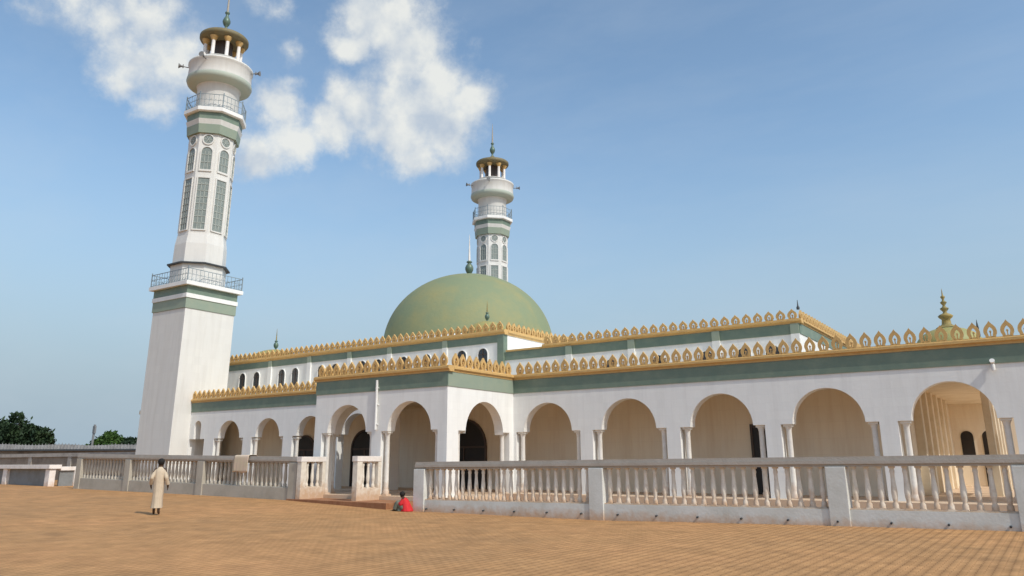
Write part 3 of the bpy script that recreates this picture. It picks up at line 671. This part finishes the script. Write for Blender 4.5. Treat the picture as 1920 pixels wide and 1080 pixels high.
tag(cloth_on_rail(-30.75, -29.75, 22.7, zL(-30.2) + 1.31, .72), 'pale pink cloth hanging over the handrail of the left balustrade', 'cloth')

# ------------------------------------------------------------------ background left
en = thing('low_enclosure', 'low white concrete enclosure with grey panels at the left end of the plaza', 'enclosure', (-53, 23.3, .3))
def ebox(name, m, *a): MB().box(*a).build(name, m, en, bevel=.01)
ebox('post', 'whitepaint', -49.15, -48.65, 23.25, 23.60, .2, 1.27)
ebox('post', 'whitepaint', -54.5, -54.0, 23.25, 23.6, .2, 1.30)
ebox('post', 'whitepaint', -61.3, -60.8, 23.25, 23.6, .2, 1.30)
ebox('cap', 'whitepaint', -64, -48.55, 23.15, 23.85, 1.301, 1.53)
ebox('side_cap', 'whitepaint', -49.1, -48.58, 23.851, 25.0, 1.20, 1.42)
ebox('panel', 'panel', -64, -49.3, 23.45, 23.6, .2, 1.3)
ebox('side_panel', 'panel', -48.85, -48.7, 23.86, 24.9, .2, 1.19)
ebox('post', 'whitepaint', -48.95, -48.55, 24.65, 24.95, .19, 1.195)

bw = thing('boundary_wall', 'long stained brown boundary wall with a pale capping behind the low white enclosure', 'wall', (-75, 30, .3))
MB().box(-125, -49.0, 30, 30.3, .1, 2.08).build('wall', 'brownwall', bw)
MB().box(-125, -49.0, 29.9, 30.4, 2.081, 2.34).build('capping', 'cap', bw)
for x in (-60, -66, -72.5, -80, -90): MB().box(x - .25, x + .25, 29.93, 29.999, .1, 2.08).build('buttress', 'cap', bw)

shed = thing('shed', 'long low shed with a ribbed grey tin parapet beyond the boundary wall', 'shed', (-95.1, 39.4, 0))
SA = math.atan2(8.4, 12.1)
def sh_pt(u, v, z): return (-95.1 + u * math.cos(SA) - v * math.sin(SA), 39.4 + u * math.sin(SA) + v * math.cos(SA), z)
def sh_box(name, m, u0, u1, v0, v1, z0, z1):
    q = MB(); q.box(u0, u1, v0, v1, z0, z1); q.v = [sh_pt(*p) for p in q.v]; return q.build(name, m, shed)
sh_box('wall', 'brownwall', -14, 30, .3, 5, .2, 3.0)
sh_box('eave', 'dark', -14, 30, -.1, .299, 2.92, 3.10)
rf = MB(); dx = .36; rr_ = random.Random(3)
for i in range(122):
    u = -14 + i * dx; hh = 3.70 + .05 * math.sin(i * .35) - .0025 * i
    rf.add([sh_pt(u, 0, 3.101), sh_pt(u + dx * .55, 0, 3.101), sh_pt(u + dx * .78, -.10, 3.101), sh_pt(u + dx, 0, 3.101), sh_pt(u, .1, hh), sh_pt(u + dx * .55, .1, hh), sh_pt(u + dx * .78, .0, hh + .03), sh_pt(u + dx, .1, hh)], [(0, 1, 5, 4), (1, 2, 6, 5), (2, 3, 7, 6)])
    t_ = .06 + .16 * rr_.random()
    rf.add([sh_pt(u + dx * .60, .1, hh), sh_pt(u + dx * .96, .1, hh), sh_pt(u + dx * .78, .1, hh + t_), sh_pt(u + dx * .78, .18, hh)], [(0, 1, 2), (1, 3, 2), (0, 2, 3)])
    rf.add([sh_pt(u, .1, hh), sh_pt(u + dx, .1, hh), sh_pt(u + dx, 5, hh - .15), sh_pt(u, 5, hh - .15)], [(0, 1, 2, 3)])
rf.build('roof', 'tin', shed)

pl = thing('utility_pole', 'lone grey pole standing beyond the shed between the two trees', 'pole', (-90.9, 45.1 + 2.5, .3))
MB().tube((-90.9, 47.6, .3), (-90.7, 47.6, 5.9), .15, .12, n=8).build('shaft', 'pole', pl)
MB().box(-90.95, -90.45, 47.5, 47.7, 4.9, 5.75).build('transformer', 'pole', pl, bevel=.05)

def tree(label, base, blobs, trunk_h, lm, leaves, ls, name='tree'):
    t = thing(name, label, 'tree', base)
    tr = MB(); bx, by, bz = base
    tr.tube((bx, by, bz - .2), (bx + .1, by, bz + trunk_h), .26, .17, n=8)
    for (cx, cy, cz, r) in blobs: tr.tube((bx + .1, by, bz + trunk_h * .9), (cx, cy, cz), .11, .04, n=6)
    tr.build('trunk', 'bark', t)
    rnd = random.Random(hash(label) % 1000 if False else len(label)); cr = MB()
    vol = sum(b[3] ** 2 for b in blobs)
    for cx, cy, cz, r in blobs:
        n = int(leaves * r * r / vol); clumps = [(rnd.gauss(0, 1), rnd.gauss(0, 1), rnd.gauss(0, 1)) for _ in range(26)]
        cl = []
        for c_ in clumps:
            v = Vector(c_).normalized() * r * (.45 + .55 * rnd.random()); v.z *= .8; cl.append(v)
        for _ in range(n):
            v = rnd.choice(cl) + Vector((rnd.gauss(0, 1), rnd.gauss(0, 1), rnd.gauss(0, .8))) * r * .17
            p = Vector((cx, cy, cz)) + v
            a = Vector((rnd.gauss(0, 1), rnd.gauss(0, 1), rnd.gauss(0, 1))).normalized(); b = a.orthogonal().normalized(); l_ = ls * (.6 + .8 * rnd.random())
            cr.add([p - a * l_, p + b * l_ * .42, p + a * l_, p - b * l_ * .42], [(0, 1, 2, 3)])
    me = bpy.data.meshes.new('crown'); me.from_pydata(cr.v, [], cr.f); me.materials.append(M[lm])
    o = bpy.data.objects.new('crown', me); C.objects.link(o); par(o, t)
    return t
def at(x0, y0, u, v, dz):   # offsets across / along the line of sight of the far-left trees, in metres
    return (x0 + .40 * u, y0 + .916 * u, dz)
TX, TY = -102, 44.8
tree('large dark green tree at the far left edge beyond the shed', (TX, TY + 1, .4),
     [(*at(TX, TY, -2.6, 0, 5.0), 2.0), (*at(TX, TY, -1.2, 0, 4.6), 1.7), (*at(TX, TY, -.6, 0, 6.9), .75), (*at(TX, TY, .5, 0, 5.2), 1.5), (*at(TX, TY, 1.9, 0, 4.9), 1.35), (*at(TX, TY, 2.6, 0, 4.2), 1.0), (*at(TX, TY, 1.0, 0, 3.6), 1.6), (*at(TX, TY, -4.2, 0, 5.6), 1.9), (*at(TX, TY, 3.1, 0, 4.75), .5)], 2.4, 'leaf_dark', 9000, .26)
tree('small bright green bushy tree behind the shed roof beside the minaret', (-91.2, 49.9, .4),
     [(-91.2, 49.9, 3.9, 1.25), (-91.8, 48.6, 3.4, .95), (-90.9, 51.0, 3.6, .95), (-91.3, 50.0, 4.6, .7)], 1.8, 'leaf_green', 5000, .20)
tree('dark bush leaning against the foot of the minaret beyond the shed', (-87.2, 51.2, .4),
     [(-87.5, 50.3, 3.7, .8), (-87.1, 51.3, 4.1, .75), (-86.8, 52.0, 4.5, .6), (-87.2, 51.2, 3.5, .9)], 1.8, 'leaf_dark', 2600, .2)

# ------------------------------------------------------------------ people
def skin_body(name, pts, edges, rad, m, parent, subd=2):
    me = bpy.data.meshes.new(name); me.from_pydata(pts, edges, []); me.update()
    o = bpy.data.objects.new(name + '_tmp', me); C.objects.link(o)
    s_ = o.modifiers.new('skin', 'SKIN'); s_.use_smooth_shade = True
    for i, r in enumerate(rad): me.skin_vertices[0].data[i].radius = (r, r) if not isinstance(r, tuple) else r
    me.skin_vertices[0].data[0].use_root = True
    sb = o.modifiers.new('sub', 'SUBSURF'); sb.levels = subd; sb.render_levels = subd
    dg = bpy.context.evaluated_depsgraph_get(); me2 = bpy.data.meshes.new_from_object(o.evaluated_get(dg))
    bpy.data.objects.remove(o)
    me2.materials.clear(); me2.materials.append(M[m])
    for p in me2.polygons: p.use_smooth = True; p.material_index = 0
    k = bpy.data.objects.new(name, me2); C.objects.link(k); par(k, parent); return k
class Frame:
    k = 1.0; kl = 1.0
    """local person frame: f forward, l to the person's left, z up"""
    def __init__(s, o, ang): s.o = Vector(o); s.f = Vector((math.cos(ang), math.sin(ang), 0)); s.l = Vector((-math.sin(ang), math.cos(ang), 0))
    def __call__(s, f, l, z): return tuple(s.o + (s.f * f + s.l * l * s.kl + Vector((0, 0, z))) * s.k)
def hand(W, wrist, d, side, m, parent_pts):
    """five bent fingers as short chains rooted in the palm; returns points/edges/radii to append"""
    pass
def loft(mb, W, rings, n=28, fold=0.0, fk=9, smooth=True):
    """rings: (z, centre f, centre l, half f, half l)"""
    P = []
    for j, (z, cf, cl_, hf, hl) in enumerate(rings):
        for i in range(n):
            a = 2 * math.pi * i / n; k = 1 + fold * (1 - j / len(rings)) * math.sin(fk * a + j * .5)
            P.append(W(cf + hf * k * math.cos(a), cl_ + hl * k * math.sin(a), z))
    F = [(j * n + i, j * n + (i + 1) % n, (j + 1) * n + (i + 1) % n, (j + 1) * n + i) for j in range(len(rings) - 1) for i in range(n)]
    mb.add(P, F, smooth)
    mb.add(P[:n], [tuple(range(n))]); mb.add(P[-n:], [tuple(range(n))])

# standing man in a long robe, seen from behind
ps = thing('person', 'man in a long cream robe walking away across the plaza', 'person', (-24.16, 15.0, gz(-24.16)))
W = Frame((-24.16, 15.0, gz(-24.16)), R(140)); W.kl = .80
pts = [W(0, 0, .95), W(-.01, 0, 1.15), W(0, 0, 1.36), W(.01, 0, 1.47), W(.02, 0, 1.56), W(.03, 0, 1.645),
       W(-.01, .18, 1.40), W(-.10, .27, 1.15), W(.06, .31, .95), W(.10, .31, .87),
       W(-.01, -.18, 1.40), W(-.10, -.27, 1.15), W(.02, -.33, .93), W(.05, -.335, .85),
       W(0, .09, .88), W(.06, .10, .50), W(.04, .10, .10), W(.16, .11, .035),
       W(0, -.09, .88), W(-.04, -.10, .50), W(-.10, -.10, .11), W(.01, -.11, .035)]
ed = [(0, 1), (1, 2), (2, 3), (3, 4), (4, 5), (2, 6), (6, 7), (7, 8), (8, 9), (2, 10), (10, 11), (11, 12), (12, 13), (0, 14), (14, 15), (15, 16), (16, 17), (0, 18), (18, 19), (19, 20), (20, 21)]
rad = [.13, .12, .12, .055, .095, .085, .06, .045, .032, .035, .06, .045, .032, .035, .08, .06, .042, .035, .08, .06, .042, .035]
for side, (hb, d) in ((1, ((.10, .31, .87), (.06, 0, -.08))), (-1, ((.05, -.335, .85), (.03, 0, -.09)))):
    w0 = 9 if side == 1 else 13
    for k, (off, ln) in enumerate(((-.03, .07), (-.012, .082), (.008, .078), (.026, .062))):
        b = len(pts); pts.append(W(hb[0] + off + d[0] * .35, hb[1], hb[2] + d[2] * .4)); pts.append(W(hb[0] + off + d[0] * .9 + .012, hb[1] - side * .014, hb[2] + d[2] * .4 - ln * .75))
        ed += [(w0, b), (b, b + 1)]; rad += [.012, .008]
    b = len(pts); pts.append(W(hb[0] + .045, hb[1] - side * .01, hb[2] - .01)); pts.append(W(hb[0] + .07, hb[1] - side * .02, hb[2] - .05)); ed += [(w0, b), (b, b + 1)]; rad += [.013, .009]
body = skin_body('body', pts, ed, rad, 'skin', ps)
rob = MB()
loft(rob, W, [(.22, -.01, 0, .21, .21), (.25, -.01, 0, .205, .205), (.5, 0, 0, .175, .19), (.85, 0, 0, .165, .195), (1.0, 0, 0, .155, .195), (1.18, -.01, 0, .145, .205), (1.32, -.005, 0, .14, .215), (1.40, 0, 0, .125, .20), (1.45, 0, 0, .095, .13), (1.49, .01, 0, .07, .075)], fold=.10)
def sleeve(mb, a, b, c, r0, r1, r2):
    mb.tube(a, b, r0, r1, n=14); mb.tube(b, c, r1, r2, n=14); mb.lathe([(.01, -r1), (r1 * .7, -r1 * .7), (r1, 0), (r1 * .7, r1 * .7), (.01, r1)], b, n=12, cap=False)
sleeve(rob, W(0, .15, 1.38), W(-.10, .27, 1.15), W(.05, .305, .97), .074, .060, .064)
sleeve(rob, W(0, -.15, 1.38), W(-.10, -.27, 1.15), W(.01, -.325, .95), .074, .060, .064)
rob.build('robe', 'robe', ps)
hr = MB(); hr.lathe([(.01, -.105), (.07, -.085), (.103, -.03), (.108, .03), (.085, .08), (.04, .108), (.005, .115)], W(-.005, 0, 1.645), n=20); hr.build('hair', 'hair', ps)
fc = MB()   # ears, nose
for s2 in (1, -1): fc.lathe([(.004, -.03), (.016, -.015), (.018, .01), (.004, .03)], W(.03, s2 * .098, 1.60), n=8)
fc.tube(W(.115, 0, 1.61), W(.142, 0, 1.575), .010, .018, n=8); fc.build('face_features', 'skin', ps)

# seated figure in red at the foot of the right balustrade
RX, RY = -19.68, 21.93
rz = gz(RX)
pr_ = thing('person', 'person in a red top sitting on the ground at the end of the right balustrade', 'person', (RX, RY, rz))
W = Frame((RX, RY, rz), R(195)); W.k = .88
pts = [W(0, 0, .12), W(.03, 0, .30), W(.09, 0, .46), W(.15, 0, .53), W(.20, 0, .60), W(.24, 0, .66),
       W(.09, .15, .47), W(.16, .20, .30), W(.33, .10, .33), W(.37, .07, .34),
       W(.09, -.15, .47), W(.16, -.20, .30), W(.33, -.10, .31), W(.37, -.07, .32),
       W(.03, .09, .11), W(.34, .12, .33), W(.47, .12, .07), W(.58, .13, .035),
       W(.03, -.09, .11), W(.36, -.11, .30), W(.50, -.12, .07), W(.61, -.13, .035)]
rad = [.13, .12, .11, .05, .08, .072, .055, .04, .03, .03, .055, .04, .03, .03, .085, .062, .04, .032, .085, .062, .04, .032]
ed = [(0, 1), (1, 2), (2, 3), (3, 4), (4, 5), (2, 6), (6, 7), (7, 8), (8, 9), (2, 10), (10, 11), (11, 12), (12, 13), (0, 14), (14, 15), (15, 16), (16, 17), (0, 18), (18, 19), (19, 20), (20, 21)]
for side, w0, hb in ((1, 9, (.37, .07, .34)), (-1, 13, (.37, -.07, .32))):
    for k, off in enumerate((-.024, -.008, .008, .022)):
        b = len(pts); pts.append(W(hb[0] + .035, hb[1] - side * .02, hb[2] + off)); pts.append(W(hb[0] + .05, hb[1] - side * (.06 + .006 * (k % 2)), hb[2] + off - .012)); ed += [(w0, b), (b, b + 1)]; rad += [.010, .007]
    b = len(pts); pts.append(W(hb[0] + .01, hb[1] - side * .015, hb[2] + .035)); pts.append(W(hb[0] + .025, hb[1] - side * .04, hb[2] + .05)); ed += [(w0, b), (b, b + 1)]; rad += [.011, .008]
skin_body('body', pts, ed, rad, 'skin', pr_)
tp = MB(); loft(tp, W, [(.01, -.03, 0, .24, .25), (.10, -.02, 0, .23, .24), (.25, .02, 0, .185, .21), (.40, .07, 0, .155, .20), (.48, .10, 0, .13, .18), (.54, .13, 0, .08, .09)], fold=.08)
for s2 in (1, -1): sleeve(tp, W(.09, s2 * .14, .46), W(.16, s2 * .20, .30), W(.30, s2 * .115, .32), .075, .07, .06)
tp.build('red_top', 'red', pr_)
sk = MB()
for s2, kx, kz, fx in ((1, .34, .33, .46), (-1, .36, .30, .49)):
    sleeve(sk, W(.06, s2 * .10, .13), W(kx, s2 * .12, kz), W(fx, s2 * .12, .10), .115, .095, .085)
loft(sk, W, [(.02, .25, 0, .17, .19), (.15, .25, 0, .15, .17), (.24, .28, 0, .09, .12)], fold=.06)
sk.build('skirt', 'skirt', pr_)
hr = MB(); hr.lathe([(.01, -.10), (.07, -.08), (.098, -.02), (.10, .03), (.08, .075), (.03, .10), (.004, .104)], W(.205, 0, .675), n=18); hr.build('hair', 'hair', pr_)
